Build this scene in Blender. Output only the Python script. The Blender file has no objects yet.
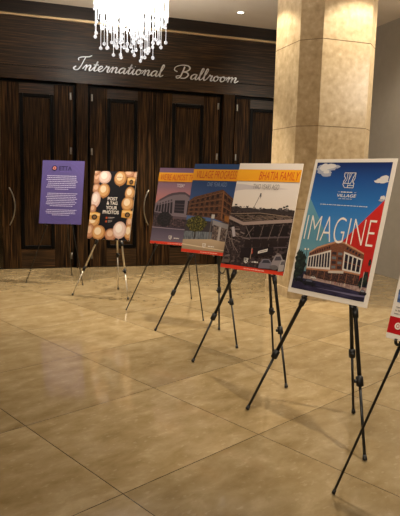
import bpy, bmesh, math, random
from mathutils import Vector, Matrix
random.seed(7)
S = bpy.context.scene
COL = S.collection
rad = math.radians

# ------------------------------------------------------------------ camera
PITCH, ROLL, YAW = 0.136985946, 0.0264142194, 0.321832443
EYE = Vector((0, 0, 1.54))
def cam_axes():
    cp, sp, cr, sr = math.cos(PITCH), math.sin(PITCH), math.cos(ROLL), math.sin(ROLL)
    fwd, right, down = Vector((0, cp, -sp)), Vector((1, 0, 0)), Vector((0, -sp, -cp))
    r2, d2 = cr * right - sr * down, sr * right + cr * down
    w = Matrix.Rotation(-YAW, 3, 'Z')
    return w @ r2, w @ d2, w @ fwd
cam = bpy.data.cameras.new('camera')
co = bpy.data.objects.new('camera', cam); COL.objects.link(co)
cr_, cd_, cf_ = cam_axes()
m = Matrix((cr_, -cd_, -cf_)).transposed().to_4x4(); m.translation = EYE
co.matrix_world = m
cam.sensor_fit = 'AUTO'; cam.sensor_width = 36.0; cam.lens = 36.0 * 570.5 / 516.0
cam.clip_start = 0.05; cam.clip_end = 100
S.camera = co

# ------------------------------------------------------------------ world, exposure, lights
w = bpy.data.worlds.new('world'); S.world = w; w.use_nodes = True
w.node_tree.nodes['Background'].inputs[0].default_value = (1.0, 0.86, 0.68, 1)
w.node_tree.nodes['Background'].inputs[1].default_value = 0.02
S.view_settings.view_transform = 'Standard'; S.view_settings.look = 'None'
S.view_settings.exposure = 0.0; S.view_settings.gamma = 1.0
S.view_settings.use_curve_mapping = False
S.cycles.use_denoising = True
S.cycles.max_bounces = 8; S.cycles.sample_clamp_indirect = 4.0
CEIL = 4.2
WARM = (1.0, 0.87, 0.69)
def spot(x, y, watts, cone=110, blend=0.6, col=WARM, z=CEIL - 0.03, aim=None, size=0.05, parent=None):
    l = bpy.data.lights.new('downlight_or_fill_lamp', 'SPOT'); l.energy = watts; l.color = col
    l.spot_size = rad(cone); l.spot_blend = blend; l.shadow_soft_size = size
    o = bpy.data.objects.new('downlight_or_fill_lamp', l); COL.objects.link(o)
    if parent:
        o.parent = parent; o.location = (0, 0, -0.03)
    else:
        o.location = (x, y, z)
    if aim:
        o.rotation_euler = (Vector(aim) - Vector((x, y, z))).to_track_quat('-Z', 'Y').to_euler()
    return o
spot(2.7, 2.5, 370, 100)                # over the nearest easels
spot(0.6, 5.0, 50, 80)
spot(-2.0, 5.4, 60, 110)
spot(0.3, 7.2, 420, 88)
spot(2.2, 7.95, 800, 88)
spot(4.6, 4.4, 200, 80)
spot(-1.5, -0.8, 480, 38, aim=(1.9, 3.6, 1.0))   # two unseen fill spots added to brighten the posters
spot(0.6, -0.9, 360, 40, aim=(2.1, 3.0, 1.0))
def fill_light(x, y, z, watts, r=0.4):        # unseen fill points added to lift the ceiling and walls
    l = bpy.data.lights.new('fill_lamp', 'POINT'); l.energy = watts; l.color = (1.0, 0.90, 0.76); l.shadow_soft_size = r
    o = bpy.data.objects.new('fill_lamp', l); COL.objects.link(o); o.location = (x, y, z)
fill_light(5.6, 4.9, 3.1, 110)
spot(5.3, 6.6, 150, 140)  # fill spot added to brighten the grey right wall
fill_light(-2.2, 7.6, 3.3, 60)

# ------------------------------------------------------------------ materials
def lin(c):
    if isinstance(c, str):
        c = c.lstrip('#'); c = [int(c[i:i + 2], 16) / 255 for i in (0, 2, 4)]
        c = [x / 12.92 if x <= 0.04045 else ((x + 0.055) / 1.055) ** 2.4 for x in c]
    return (c[0], c[1], c[2], 1)
_M = {}
def new(name):
    mt = bpy.data.materials.new(name); mt.use_nodes = True
    nt = mt.node_tree; return mt, nt, nt.nodes['Principled BSDF']
def mat(name, col, rough=0.5, metal=0.0, emit=None, es=0.0, spec=0.5):
    if name in _M: return _M[name]
    mt, nt, b = new(name)
    b.inputs['Base Color'].default_value = lin(col); b.inputs['Roughness'].default_value = rough
    b.inputs['Metallic'].default_value = metal; b.inputs['Specular IOR Level'].default_value = spec
    if emit:
        b.inputs['Emission Color'].default_value = lin(emit); b.inputs['Emission Strength'].default_value = es
    _M[name] = mt; return mt
def ink(c): return mat('print_ink_' + c.lstrip('#'), c, 0.42, spec=0.35)
def ramp_nodes(nt, stops, interp='LINEAR'):
    r = nt.nodes.new('ShaderNodeValToRGB'); r.color_ramp.interpolation = interp
    e = r.color_ramp.elements
    while len(e) < len(stops): e.new(0.5)
    for k, (p, c) in enumerate(stops): e[k].position = p; e[k].color = lin(c)
    return r
def grad(name, y0, y1, stops):
    """printed picture whose ink changes up the sheet"""
    if name in _M: return _M[name]
    mt, nt, b = new(name); tc = nt.nodes.new('ShaderNodeTexCoord'); sx = nt.nodes.new('ShaderNodeSeparateXYZ')
    mr = nt.nodes.new('ShaderNodeMapRange'); mr.inputs[1].default_value = y0; mr.inputs[2].default_value = y1
    r = ramp_nodes(nt, stops)
    nt.links.new(tc.outputs['Object'], sx.inputs[0]); nt.links.new(sx.outputs['Y'], mr.inputs[0])
    nt.links.new(mr.outputs[0], r.inputs[0]); nt.links.new(r.outputs[0], b.inputs['Base Color'])
    b.inputs['Roughness'].default_value = 0.42; b.inputs['Specular IOR Level'].default_value = 0.35
    _M[name] = mt; return mt
def mottled(name, stops, scale=40, stretch=(1, 1, 1), rough=0.45, detail=4, bump=0.0, metal=0, spec=0.35, coat=0):
    if name in _M: return _M[name]
    mt, nt, b = new(name); tc = nt.nodes.new('ShaderNodeTexCoord'); mp = nt.nodes.new('ShaderNodeMapping')
    mp.inputs['Scale'].default_value = stretch
    n = nt.nodes.new('ShaderNodeTexNoise'); n.inputs['Scale'].default_value = scale; n.inputs['Detail'].default_value = detail
    r = ramp_nodes(nt, stops)
    nt.links.new(tc.outputs['Object'], mp.inputs[0]); nt.links.new(mp.outputs[0], n.inputs['Vector'])
    nt.links.new(n.outputs['Fac'], r.inputs[0]); nt.links.new(r.outputs[0], b.inputs['Base Color'])
    b.inputs['Roughness'].default_value = rough; b.inputs['Specular IOR Level'].default_value = spec
    b.inputs['Metallic'].default_value = metal; b.inputs['Coat Weight'].default_value = coat
    b.inputs['Coat Roughness'].default_value = 0.15
    if bump:
        bp = nt.nodes.new('ShaderNodeBump'); bp.inputs['Strength'].default_value = bump; bp.inputs['Distance'].default_value = 0.01
        nt.links.new(n.outputs['Fac'], bp.inputs['Height']); nt.links.new(bp.outputs[0], b.inputs['Normal'])
    _M[name] = mt; return mt

WOODS = [(0.34, '#0a0604'), (0.45, '#1a1007'), (0.56, '#362312'), (0.70, '#5c3f23')]
wood_v = mottled('striped_wood_upright', [(0.34, '#060403'), (0.45, '#170e06'), (0.56, '#322110'), (0.70, '#5b3e22')], 1.0, (120, 120, 2.0), 0.5, 4, spec=0.10)
wood_h = mottled('striped_wood_level', WOODS, 1.0, (2.0, 110, 110), 0.34, 4, spec=0.35)
black_trim = mat('black_lacquer', '#020202', 0.45, spec=0.12)
gold_trim = mat('bronze_trim', '#dcc094', 0.35, 0.8)
steel = mat('brushed_steel', '#c9c6bf', 0.28, 1.0)
hinge_steel = mat('dull_hinge_steel', '#8f8c86', 0.4, 1.0)
sign_silver = mat('satin_silver', '#e4e8ee', 0.38, 0.9)
black_metal = mat('black_powder_coat', '#0b0b0c', 0.4)
black_plastic = mat('black_plastic', '#0a0a0a', 0.5)
silver_tube = mat('silver_tube', '#d8d2c6', 0.35, 0.7)
foam_white = mat('white_foam_board', '#e6ddd2', 0.6)
plaster = mottled('grey_plaster', [(0.3, '#aaa49a'), (0.7, '#b0aaa0')], 6, rough=0.85)
ceil_m = mottled('ceiling_paint', [(0.3, '#d6cbbc'), (0.7, '#dbd0c1')], 4, rough=0.9)
stone_col = mottled('beige_marble', [(0.28, '#a28c69'), (0.45, '#b39d7a'), (0.6, '#bda886'), (0.75, '#cdbb99')], 13, rough=0.32, detail=9, spec=0.4)

def floor_material():
    mt, nt, b = new('travertine_tiles'); L = nt.links.new
    tc = nt.nodes.new('ShaderNodeTexCoord'); mp = nt.nodes.new('ShaderNodeMapping'); mp.vector_type = 'POINT'
    mp.inputs['Rotation'].default_value = (0, 0, -rad(25.316)); L(tc.outputs['Object'], mp.inputs[0])
    s = nt.nodes.new('ShaderNodeSeparateXYZ'); L(mp.outputs[0], s.inputs[0])
    def math_(op, a, v=None, c=None):
        n = nt.nodes.new('ShaderNodeMath'); n.operation = op
        if isinstance(a, (int, float)): n.inputs[0].default_value = a
        else: L(a, n.inputs[0])
        if v is not None:
            if isinstance(v, (int, float)): n.inputs[1].default_value = v
            else: L(v, n.inputs[1])
        return n.outputs[0]
    T = 1.018
    u = math_('DIVIDE', math_('ADD', s.outputs['X'], -1.559 + 20 * T), T)
    v = math_('DIVIDE', math_('ADD', s.outputs['Y'], -2.131 + 20 * T), T)
    def edge(q):
        f = math_('FRACT', q); return math_('MINIMUM', f, math_('SUBTRACT', 1.0, f))
    d = math_('MINIMUM', edge(u), edge(v))
    joint = math_('LESS_THAN', d, 0.0024)
    cb = nt.nodes.new('ShaderNodeCombineXYZ'); L(math_('FLOOR', u), cb.inputs[0]); L(math_('FLOOR', v), cb.inputs[1])
    wn = nt.nodes.new('ShaderNodeTexWhiteNoise'); wn.noise_dimensions = '3D'; L(cb.outputs[0], wn.inputs[0])
    # each tile is cut from another place of the stone
    off = nt.nodes.new('ShaderNodeVectorMath'); off.operation = 'MULTIPLY_ADD'
    L(wn.outputs['Color'], off.inputs[0]); off.inputs[1].default_value = (9, 9, 9); L(mp.outputs[0], off.inputs[2])
    n1 = nt.nodes.new('ShaderNodeTexNoise'); n1.inputs['Scale'].default_value = 4.5; n1.inputs['Detail'].default_value = 9
    n1.inputs['Roughness'].default_value = 0.62; n1.inputs['Distortion'].default_value = 0.25
    m2 = nt.nodes.new('ShaderNodeMapping'); m2.inputs['Scale'].default_value = (1, 1.7, 1); L(off.outputs[0], m2.inputs[0]); L(m2.outputs[0], n1.inputs['Vector'])
    r = ramp_nodes(nt, [(0.26, '#7c6947'), (0.44, '#8c7856'), (0.56, '#948160'), (0.74, '#a59372')])
    L(n1.outputs['Fac'], r.inputs[0])
    n2 = nt.nodes.new('ShaderNodeTexNoise'); n2.inputs['Scale'].default_value = 22; n2.inputs['Detail'].default_value = 6; L(m2.outputs[0], n2.inputs['Vector'])
    fl = ramp_nodes(nt, [(0.60, '#000000'), (0.70, '#ffffff')]); L(n2.outputs['Fac'], fl.inputs[0])
    mixf = nt.nodes.new('ShaderNodeMix'); mixf.data_type = 'RGBA'
    fm = math_('MULTIPLY', fl.outputs[0], 0.22); L(fm, mixf.inputs[0]); L(r.outputs[0], mixf.inputs[6]); mixf.inputs[7].default_value = lin('#bdb094')
    hs = nt.nodes.new('ShaderNodeHueSaturation'); L(mixf.outputs[2], hs.inputs['Color'])
    L(math_('ADD', math_('MULTIPLY', wn.outputs['Value'], 0.26), 0.86), hs.inputs['Value'])
    mj = nt.nodes.new('ShaderNodeMix'); mj.data_type = 'RGBA'; L(joint, mj.inputs[0]); L(hs.outputs[0], mj.inputs[6]); mj.inputs[7].default_value = lin('#3a2c1a')
    L(mj.outputs[2], b.inputs['Base Color'])
    rr = nt.nodes.new('ShaderNodeMapRange'); rr.inputs[3].default_value = 0.05; rr.inputs[4].default_value = 0.13
    L(n1.outputs['Fac'], rr.inputs[0]); L(rr.outputs[0], b.inputs['Roughness'])
    b.inputs['Specular IOR Level'].default_value = 0.42
    bp = nt.nodes.new('ShaderNodeBump'); bp.inputs['Strength'].default_value = 0.25; bp.inputs['Distance'].default_value = 0.004; bp.invert = True
    L(joint, bp.inputs['Height']); L(bp.outputs[0], b.inputs['Normal'])
    return mt

# ------------------------------------------------------------------ mesh helpers
class MB:
    """collects shapes, builds ONE mesh object"""
    def __init__(s): s.v = []; s.f = []; s.m = []; s.sm = []; s.mats = []
    def mi(s, mt):
        if mt not in s.mats: s.mats.append(mt)
        return s.mats.index(mt)
    def add(s, vs, fs, mt, smooth=False):
        b = len(s.v); s.v += [tuple(v) for v in vs]; i = s.mi(mt)
        for f in fs: s.f.append([b + k for k in f]); s.m.append(i); s.sm.append(smooth)
        return s
    def box(s, a, b, mt):
        (x0, y0, z0), (x1, y1, z1) = a, b
        vs = [(x0, y0, z0), (x1, y0, z0), (x1, y1, z0), (x0, y1, z0), (x0, y0, z1), (x1, y0, z1), (x1, y1, z1), (x0, y1, z1)]
        return s.add(vs, [(0, 3, 2, 1), (4, 5, 6, 7), (0, 1, 5, 4), (1, 2, 6, 5), (2, 3, 7, 6), (3, 0, 4, 7)], mt)
    def tube(s, pts, rs, mt, n=10, caps=True):
        pts = [Vector(p) for p in pts]
        if not isinstance(rs, (list, tuple)): rs = [rs] * len(pts)
        vs = []; prev = None
        for k, p in enumerate(pts):
            d = (pts[min(k + 1, len(pts) - 1)] - pts[max(k - 1, 0)]).normalized()
            if prev is None:
                a = Vector((0, 0, 1)) if abs(d.z) < 0.9 else Vector((1, 0, 0))
                u = d.cross(a).normalized()
            else:
                u = (prev - d * prev.dot(d)).normalized()
            prev = u; w_ = d.cross(u)
            vs += [p + (u * math.cos(2 * math.pi * j / n) + w_ * math.sin(2 * math.pi * j / n)) * rs[k] for j in range(n)]
        fs = []
        for k in range(len(pts) - 1):
            for j in range(n):
                j2 = (j + 1) % n; fs.append((k * n + j, k * n + j2, (k + 1) * n + j2, (k + 1) * n + j))
        if caps:
            fs.append(tuple(range(n - 1, -1, -1))); fs.append(tuple((len(pts) - 1) * n + j for j in range(n)))
        return s.add(vs, fs, mt, True)
    def sphere(s, c, r, mt, nu=10, nv=7):
        c = Vector(c); vs = [c + Vector((0, 0, r))]
        for i in range(1, nv):
            t = math.pi * i / nv
            for j in range(nu):
                p = 2 * math.pi * j / nu; vs.append(c + Vector((math.sin(t) * math.cos(p), math.sin(t) * math.sin(p), math.cos(t))) * r)
        vs.append(c - Vector((0, 0, r))); fs = []
        for j in range(nu): fs.append((0, 1 + j, 1 + (j + 1) % nu))
        for i in range(nv - 2):
            for j in range(nu):
                a = 1 + i * nu; fs.append((a + j, a + nu + j, a + nu + (j + 1) % nu, a + (j + 1) % nu))
        l = len(vs) - 1; a = 1 + (nv - 2) * nu
        for j in range(nu): fs.append((a + j, l, a + (j + 1) % nu))
        return s.add(vs, fs, mt, True)
    def disc(s, c, r, h, mt, n=28):
        c = Vector(c)
        return s.tube([c, c + Vector((0, 0, h))], r, mt, n)
    def build(s, name, parent=None, loc=None):
        me = bpy.data.meshes.new(name); me.from_pydata(s.v, [], s.f)
        for mt in s.mats: me.materials.append(mt)
        for k, p in enumerate(me.polygons): p.material_index = s.m[k]; p.use_smooth = s.sm[k]
        me.update()
        o = bpy.data.objects.new(name, me); COL.objects.link(o)
        if parent: o.parent = parent
        if loc is not None: o.location = loc
        return o
def thing(name, label, cat, loc=(0, 0, 0), group=None):
    o = bpy.data.objects.new(name, None); COL.objects.link(o); o.location = loc; o.empty_display_size = 0.1
    o['label'] = label; o['category'] = cat
    if group: o['group'] = group
    return o
def struct(o): o['kind'] = 'structure'; return o
def sharpen(o, w_=0.004, seg=2):
    b = o.modifiers.new('bevel', 'BEVEL'); b.width = w_; b.segments = seg; b.limit_method = 'ANGLE'; b.angle_limit = rad(40); return o

# ------------------------------------------------------------------ the room
WY = 9.7      # face of the wood wall
WX = 6.0      # grey wall on the right
struct(MB().box((-7, -4, -0.1), (WX + 0.2, 15, 0.0), floor_material()).build('floor'))
struct(MB().box((-7, -4, CEIL), (WX + 0.2, 15, CEIL + 0.1), ceil_m).build('ceiling'))
struct(MB().box((WX, -4, 0), (WX + 0.2, 9.7, CEIL), plaster).build('wall_right'))
struct(MB().box((-7.2, -4, 0), (-7, 15, CEIL), plaster).build('wall_left'))
struct(MB().box((-7, -4.2, 0), (WX + 0.2, -4, CEIL), plaster).build('wall_front'))
# ballroom beyond the open leaf
struct(MB().box((-7, 14.8, 0), (WX, 15, CEIL), mat('ballroom_paint', '#a8895c', 0.8)).build('wall_ballroom'))
DH = 3.035
wb = MB()
wb.box((-7, WY, DH), (WX, WY + 0.22, 3.232), wood_h)             # rail over the doors
wb.box((-7, WY + 0.012, 3.232), (WX, WY + 0.22, 3.245), black_trim)
wb.box((-7, WY + 0.006, 3.245), (WX, WY + 0.22, 3.975), wood_h)  # sign board
for a, b in ((1.048, 1.226), (3.600, 3.800), (-1.56, -1.36)):
    wb.box((a, WY, 0), (b, WY + 0.22, DH), wood_v)
wb.box((-7, WY, 0), (-3.8, WY + 0.22, DH), wood_v)
for a, b in ((0.93, 1.34), (3.5, 3.9)): wb.box((a, WY + 0.12, 0), (b, WY + 0.2, DH), black_trim)   # reveal panels, here and below, made black for the shade in the door gaps
wb.box((-0.135, WY + 0.13, DH - 0.12), (5.98, WY + 0.2, DH), black_trim)
wb.box((2.30, WY + 0.12, 0), (2.46, WY + 0.2, DH), black_trim)
struct(wb.build('wall_back'))
struct(MB().box((-7, WY - 0.025, 3.978), (WX, WY + 0.2, 4.008), gold_trim).build('trim_1'))
struct(MB().box((-7, WY - 0.06, 4.008), (WX, WY + 0.2, 4.2), mottled('dark_crown_wood', [(0.3, '#0c0806'), (0.6, '#22160e'), (0.75, '#2e1e12')], 1.0, (1.6, 60, 60), 0.4, 5)).build('trim_2'))
struct(MB().box((-7, WY + 0.05, 0.0), (WX, WY + 0.2, 0.004), black_trim).build('trim_3'))

def door(n, x0, x1, handle, hinge):
    y = WY + 0.055
    d = MB(); px0, px1, pz0, pz1 = x0 + (0.29 if hinge > 0 else 0.285), x1 - 0.30, 0.325, 2.83
    z0, z1 = 0.008, DH - 0.052
    # stiles and rails round a sunk field
    d.box((x0, y, z0), (px0, y + 0.05, z1), wood_v); d.box((px1, y, z0), (x1, y + 0.05, z1), wood_v)
    d.box((px0, y, pz1), (px1, y + 0.05, z1), wood_h); d.box((px0, y, z0), (px1, y + 0.05, pz0), wood_h)
    o = struct(d.build('door_%d' % n))
    f = MB(); t = 0.06
    for a, b in (((px0, pz0), (px0 + t, pz1)), ((px1 - t, pz0), (px1, pz1)), ((px0 + t, pz1 - t), (px1 - t, pz1)), ((px0 + t, pz0), (px1 - t, pz0 + t))):
        f.box((a[0], y - 0.012, a[1]), (b[0], y + 0.03, b[1]), black_trim)
    sharpen(f.build('panel_moulding', o), 0.008)
    MB().box((px0 + t, y + 0.012, pz0 + t), (px1 - t, y + 0.045, pz1 - t), wood_v).build('door_panel', o)
    if handle:
        hx, s = handle
        h = MB(); pts = []
        for k in range(15):
            a = -1 + 2 * k / 14
            pts.append((hx + s * 0.085 * (1 - a * a), y - 0.055 - 0.01 * (1 - a * a), 1.03 + 0.305 * a))
        h.tube(pts, 0.0095, steel, 10)
        for q in (1, -2): h.tube([pts[q], (pts[q][0], y, pts[q][2])], 0.01, steel, 8)
        h.build('handle', o)
    for z in (0.203, 1.95, 2.825):
        g = MB(); hx = x1 - 0.035 if hinge > 0 else x0 + 0.035
        g.box((hx - 0.010, y - 0.006, z - 0.055), (hx + 0.010, y + 0.0, z + 0.055), hinge_steel)
        g.tube([(hx + 0.014 * hinge, y - 0.008, z - 0.055), (hx + 0.014 * hinge, y - 0.008, z + 0.055)], 0.007, hinge_steel, 8)
        g.build('hinge', o)
    return o
door(1, -0.135, 0.990, (-0.02, 1), 1)
door(2, 1.270, 2.372, (2.27, -1), -1)
door(3, 2.386, 3.548, (2.49, 1), 1)
door(4, 3.846, 4.945, (4.83, -1), -1)
door(5, 4.955, 5.98, None, 1)

# stone column with cut corners
def column():
    X0, Y1, L, c = 3.5, 6.744, 0.692, 0.2094   # left face at X0, front face at Y1 - c
    def ring(o):
        k = o * math.tan(math.pi / 8)
        return [(X0 - o, Y1 - k), (X0 + c - k, Y1 - c - o), (X0 + c + L + k, Y1 - c - o), (X0 + 2 * c + L + o, Y1 - k),
                (X0 + 2 * c + L + o, Y1 + L + k), (X0 + c + L + k, Y1 + L + c + o), (X0 + c - k, Y1 + L + c + o), (X0 - o, Y1 + L + k)]
    seam = mat('column_joint', '#6b5636', 0.8)
    lv = [(0, 0.014), (0.128, 0.014), (0.13, 0.0)]
    for z in (1.19, 2.25, 3.31): lv += [(z - 0.004, 0), (z - 0.004, -0.006), (z + 0.004, -0.006), (z + 0.004, 0)]
    lv += [(CEIL, 0)]
    m_ = MB()
    for (za, oa), (zb, ob) in zip(lv, lv[1:]):
        A, B = ring(oa), ring(ob); vs = [(x, y, za) for x, y in A] + [(x, y, zb) for x, y in B]
        m_.add(vs, [(i, (i + 1) % 8, 8 + (i + 1) % 8, 8 + i) for i in range(8)], seam if (oa < 0 or ob < 0) else stone_col)
    o = struct(m_.build('column')); return o
column()

# ------------------------------------------------------------------ ceiling fittings
def downlight(x, y, label, watts, cone, blend=0.5, col=WARM):
    t = thing('ceiling_downlight', label, 'light', (x, y, CEIL))
    r = MB(); n = 28; vs = []
    for rr, z in ((0.045, 0.0), (0.075, -0.002), (0.078, -0.010), (0.070, -0.014), (0.052, -0.012), (0.045, 0.0)):
        vs += [(rr * math.cos(2 * math.pi * j / n), rr * math.sin(2 * math.pi * j / n), z) for j in range(n)]
    r.add(vs, [(k * n + j, k * n + (j + 1) % n, (k + 1) * n + (j + 1) % n, (k + 1) * n + j) for k in range(5) for j in range(n)], mat('white_ring', '#d9d4ca', 0.4), True)
    r.build('trim_ring', t)
    MB().disc((0, 0, -0.008), 0.05, 0.006, mat('lamp_lens', '#fff2dd', 0.4, emit='#fff0d8', es=9)).build('lens', t)
    spot(0, 0, watts, cone, blend, col, parent=t, size=0.04)
    return t
downlight(3.54, 8.89, 'small round lit downlight in the ceiling before the wood wall, right of the chandelier', 60, 100)
downlight(2.95, 7.3, 'recessed downlight washing the left face of the beige stone column', 135, 116, 0.35, (1.0, 0.89, 0.72))
downlight(4.24, 6.0, 'recessed downlight washing the front face of the beige stone column', 135, 116, 0.35, (1.0, 0.89, 0.72))

v = thing('ceiling_vent', 'pale slot vent in the ceiling above the left door', 'vent', (-0.4, 9.38, CEIL))
MB().box((-1.0, -0.13, -0.012), (1.0, 0.13, 0.0), mat('vent_white', '#d8d3c4', 0.5)).build('vent_frame', v)
for k in range(3): MB().box((-0.95, -0.085 + k * 0.07, -0.016), (0.95, -0.055 + k * 0.07, -0.0125), mat('vent_slot', '#4c4636', 0.7)).build('slot', v)

def chandelier():
    cx, cy = 1.42, 7.1
    t = thing('crystal_chandelier', 'brightly lit chandelier of hanging glass rods with crystal balls over the easels', 'chandelier', (cx, cy, CEIL))
    MB().disc((0, 0, -0.06), 0.50, 0.06, mat('polished_canopy', '#cfcac2', 0.2, 0.9), 48).build('ceiling_plate', t)
    rod = mat('lit_glass_rod', '#f4f1ec', 0.2, emit='#f8f8ff', es=1.1)
    ball = mat('lit_crystal', '#eef2f6', 0.05, emit='#f8f8ff', es=0.22)
    ball.node_tree.nodes['Principled BSDF'].inputs['Transmission Weight'].default_value = 0.7
    l = bpy.data.lights.new('chandelier_lamp', 'POINT'); l.energy = 30; l.color = (1.0, 0.93, 0.82); l.shadow_soft_size = 0.28
    lo = bpy.data.objects.new('chandelier_lamp', l); COL.objects.link(lo); lo.parent = t; lo.location = (0, 0, -0.62)
    rnd = random.Random(11); N = 100
    for k in range(N):
        r = 0.45 * math.sqrt((k + 0.5) / N); a = k * 2.39996
        x, y = r * math.cos(a), r * math.sin(a)
        ln = 1.0 + 0.22 * math.sqrt(max(0, 1 - (r / 0.47) ** 2)) + rnd.uniform(-0.36, 0.02)
        if r > 0.36: ln -= rnd.uniform(0.0, 0.22)
        s_ = MB().tube([(x, y, -0.06), (x, y, -ln)], 0.0021, rod, 6)
        for q in range(2):
            zz = -rnd.uniform(0.45, ln - 0.1); s_.sphere((x, y, zz), 0.014, ball, 8, 6)
        so = s_.build('strand', t)
        MB().sphere((x, y, -ln - 0.018), 0.021, ball, 10, 7).build('crystal', so)
    g = MB()
    for k in range(130):
        r = 0.46 * math.sqrt(rnd.random()); a = rnd.uniform(0, 2 * math.pi); x, y = r * math.cos(a), r * math.sin(a); ln = rnd.uniform(0.45, 0.85)
        g.tube([(x, y, -0.06), (x, y, -ln)], 0.0021, rod, 5)
        for q in range(3): g.sphere((x, y, -rnd.uniform(0.3, ln)), 0.013, ball, 7, 5)
    o = g.build('short_strands', t); o['kind'] = 'stuff'
    u = bpy.data.lights.new('ceiling_fill', 'SPOT'); u.energy = 460; u.color = (1.0, 0.95, 0.87); u.spot_size = rad(165); u.spot_blend = 0.3; u.shadow_soft_size = 0.2  # unseen upward fill, added among the strands to brighten the ceiling
    uo = bpy.data.objects.new('ceiling_fill', u); COL.objects.link(uo); uo.parent = t; uo.location = (0, 0, -0.85); uo.rotation_euler = (math.pi, 0, 0)
    return t
chandelier()

# script lettering on the sign board
def catmull(p, n=7):
    p = [Vector((a, b)) for a, b in p]; q = [p[0] * 2 - p[1]] + p + [p[-1] * 2 - p[-2]]; out = []
    for i in range(1, len(q) - 2):
        for k in range(n):
            t = k / n; a, b, c, d = q[i - 1:i + 3]
            out.append(0.5 * ((2 * b) + (c - a) * t + (2 * a - 5 * b + 4 * c - d) * t * t + (3 * b - a - 3 * c + d) * t ** 3))
    return out + [p[-1]]
GL = {
 'I': (0.62, [[(-0.35, 0.75), (-0.62, 0.35), (-0.42, 0.0), (0.0, 0.12), (0.30, 0.9), (0.55, 2.1), (0.72, 2.75)], [(-0.15, 1.95), (-0.25, 2.35), (0.15, 2.65), (0.72, 2.75), (1.15, 2.85), (1.45, 3.1)]]),
 'n': (1.05, [[(-0.1, 0.25), (0.1, 0.75), (0.27, 1.0), (0.30, 0.6), (0.22, 0.0)], [(0.22, 0.05), (0.40, 0.7), (0.62, 1.0), (0.78, 0.85), (0.70, 0.25), (0.80, 0.0), (1.08, 0.3)]]),
 't': (0.62, [[(-0.05, 0.25), (0.25, 0.9), (0.45, 1.75), (0.32, 0.9), (0.22, 0.25), (0.36, 0.0), (0.64, 0.3)], [(0.08, 1.12), (0.66, 1.16)]]),
 'e': (0.72, [[(-0.05, 0.25), (0.30, 0.42), (0.55, 0.78), (0.40, 1.0), (0.14, 0.72), (0.10, 0.28), (0.32, 0.0), (0.56, 0.1), (0.76, 0.35)]]),
 'r': (0.80, [[(-0.05, 0.25), (0.22, 0.85), (0.26, 1.1), (0.36, 0.92), (0.60, 0.95), (0.50, 0.4), (0.52, 0.05), (0.68, 0.02), (0.84, 0.28)]]),
 'a': (1.0, [[(0.74, 0.88), (0.50, 1.0), (0.16, 0.70), (0.08, 0.22), (0.25, 0.0), (0.54, 0.30), (0.74, 0.90)], [(0.76, 0.98), (0.66, 0.3), (0.75, 0.0), (0.88, 0.05), (1.04, 0.3)]]),
 'i': (0.50, [[(-0.05, 0.25), (0.22, 0.98), (0.14, 0.3), (0.22, 0.0), (0.36, 0.05), (0.54, 0.3)], [(0.30, 1.42), (0.34, 1.48)]]),
 'o': (0.88, [[(0.45, 1.0), (0.16, 0.80), (0.08, 0.28), (0.30, 0.0), (0.58, 0.25), (0.64, 0.75), (0.45, 1.0), (0.55, 0.78), (0.92, 0.85)]]),
 'l': (0.58, [[(-0.05, 0.25), (0.35, 1.2), (0.52, 2.0), (0.38, 2.2), (0.24, 1.6), (0.16, 0.4), (0.28, 0.0), (0.60, 0.3)]]),
 'm': (1.55, [[(-0.05, 0.3), (0.12, 0.8), (0.27, 1.0), (0.30, 0.6), (0.22, 0.0)], [(0.22, 0.05), (0.40, 0.7), (0.60, 1.0), (0.74, 0.82), (0.66, 0.0)], [(0.66, 0.05), (0.86, 0.7), (1.06, 1.0), (1.22, 0.85), (1.14, 0.25), (1.25, 0.0), (1.6, 0.4)]]),
 'B': (1.75, [[(0.75, 2.25), (0.62, 1.2), (0.42, 0.2), (0.05, 0.0), (-0.05, 0.35), (0.35, 0.5)], [(-0.05, 1.2), (-0.45, 1.5), (-0.35, 2.1), (0.35, 2.5), (1.15, 2.45), (1.45, 1.95), (1.15, 1.45), (0.72, 1.25), (1.2, 1.15), (1.42, 0.7), (1.1, 0.15), (0.55, 0.05)]]),
}
def wall_sign():
    base_z = 3.240; X_H = 0.088
    t = thing('wall_sign', 'silver script lettering International Ballroom on the dark wood above the doors', 'sign', (0.95, WY + 0.006, base_z))
    for word, xa, xb in (('International', 1.07, 2.478), ('Ballroom', 2.72, 3.84)):
        tot = sum(GL[c][0] for c in word); k = (xb - xa) / tot; x = xa - 0.95
        for c in word:
            g = MB(); adv, strokes = GL[c]; sc = 0.88 if c == 'I' else 1.0
            for st in strokes:
                P = [Vector((x + p.x * k + p.y * X_H * 0.22, p.y * X_H)) for p in catmull([(a * sc, b * sc) for a, b in st])]
                L_, R_ = [], []
                for i, p in enumerate(P):
                    d = (P[min(i + 1, len(P) - 1)] - P[max(i - 1, 0)]).normalized()
                    nn = Vector((-d.y, d.x)); hw = 0.0045 + 0.0055 * max(0, -d.y * 0.9 + 0.1) + 0.0015
                    L_.append(p + nn * hw); R_.append(p - nn * hw)
                n = len(P); vs = []
                for yy in (-0.022, -0.004):
                    vs += [(q.x, yy, q.y) for q in L_] + [(q.x, yy, q.y) for q in R_]
                fs = []
                for i in range(n - 1):
                    fs += [(i, i + 1, n + i + 1, n + i), (2 * n + i, 3 * n + i, 3 * n + i + 1, 2 * n + i + 1),
                           (i, 2 * n + i, 2 * n + i + 1, i + 1), (n + i, n + i + 1, 3 * n + i + 1, 3 * n + i)]
                fs += [(0, n, 3 * n, 2 * n), (n - 1, 3 * n - 1, 4 * n - 1, 2 * n - 1)]
                g.add(vs, fs, sign_silver)
                mid = P[n // 2]; g.tube([(mid.x, -0.004, mid.y), (mid.x, 0.0, mid.y)], 0.003, sign_silver, 6)
            g.build('letter', t); x += adv * k
    return t
wall_sign()

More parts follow.
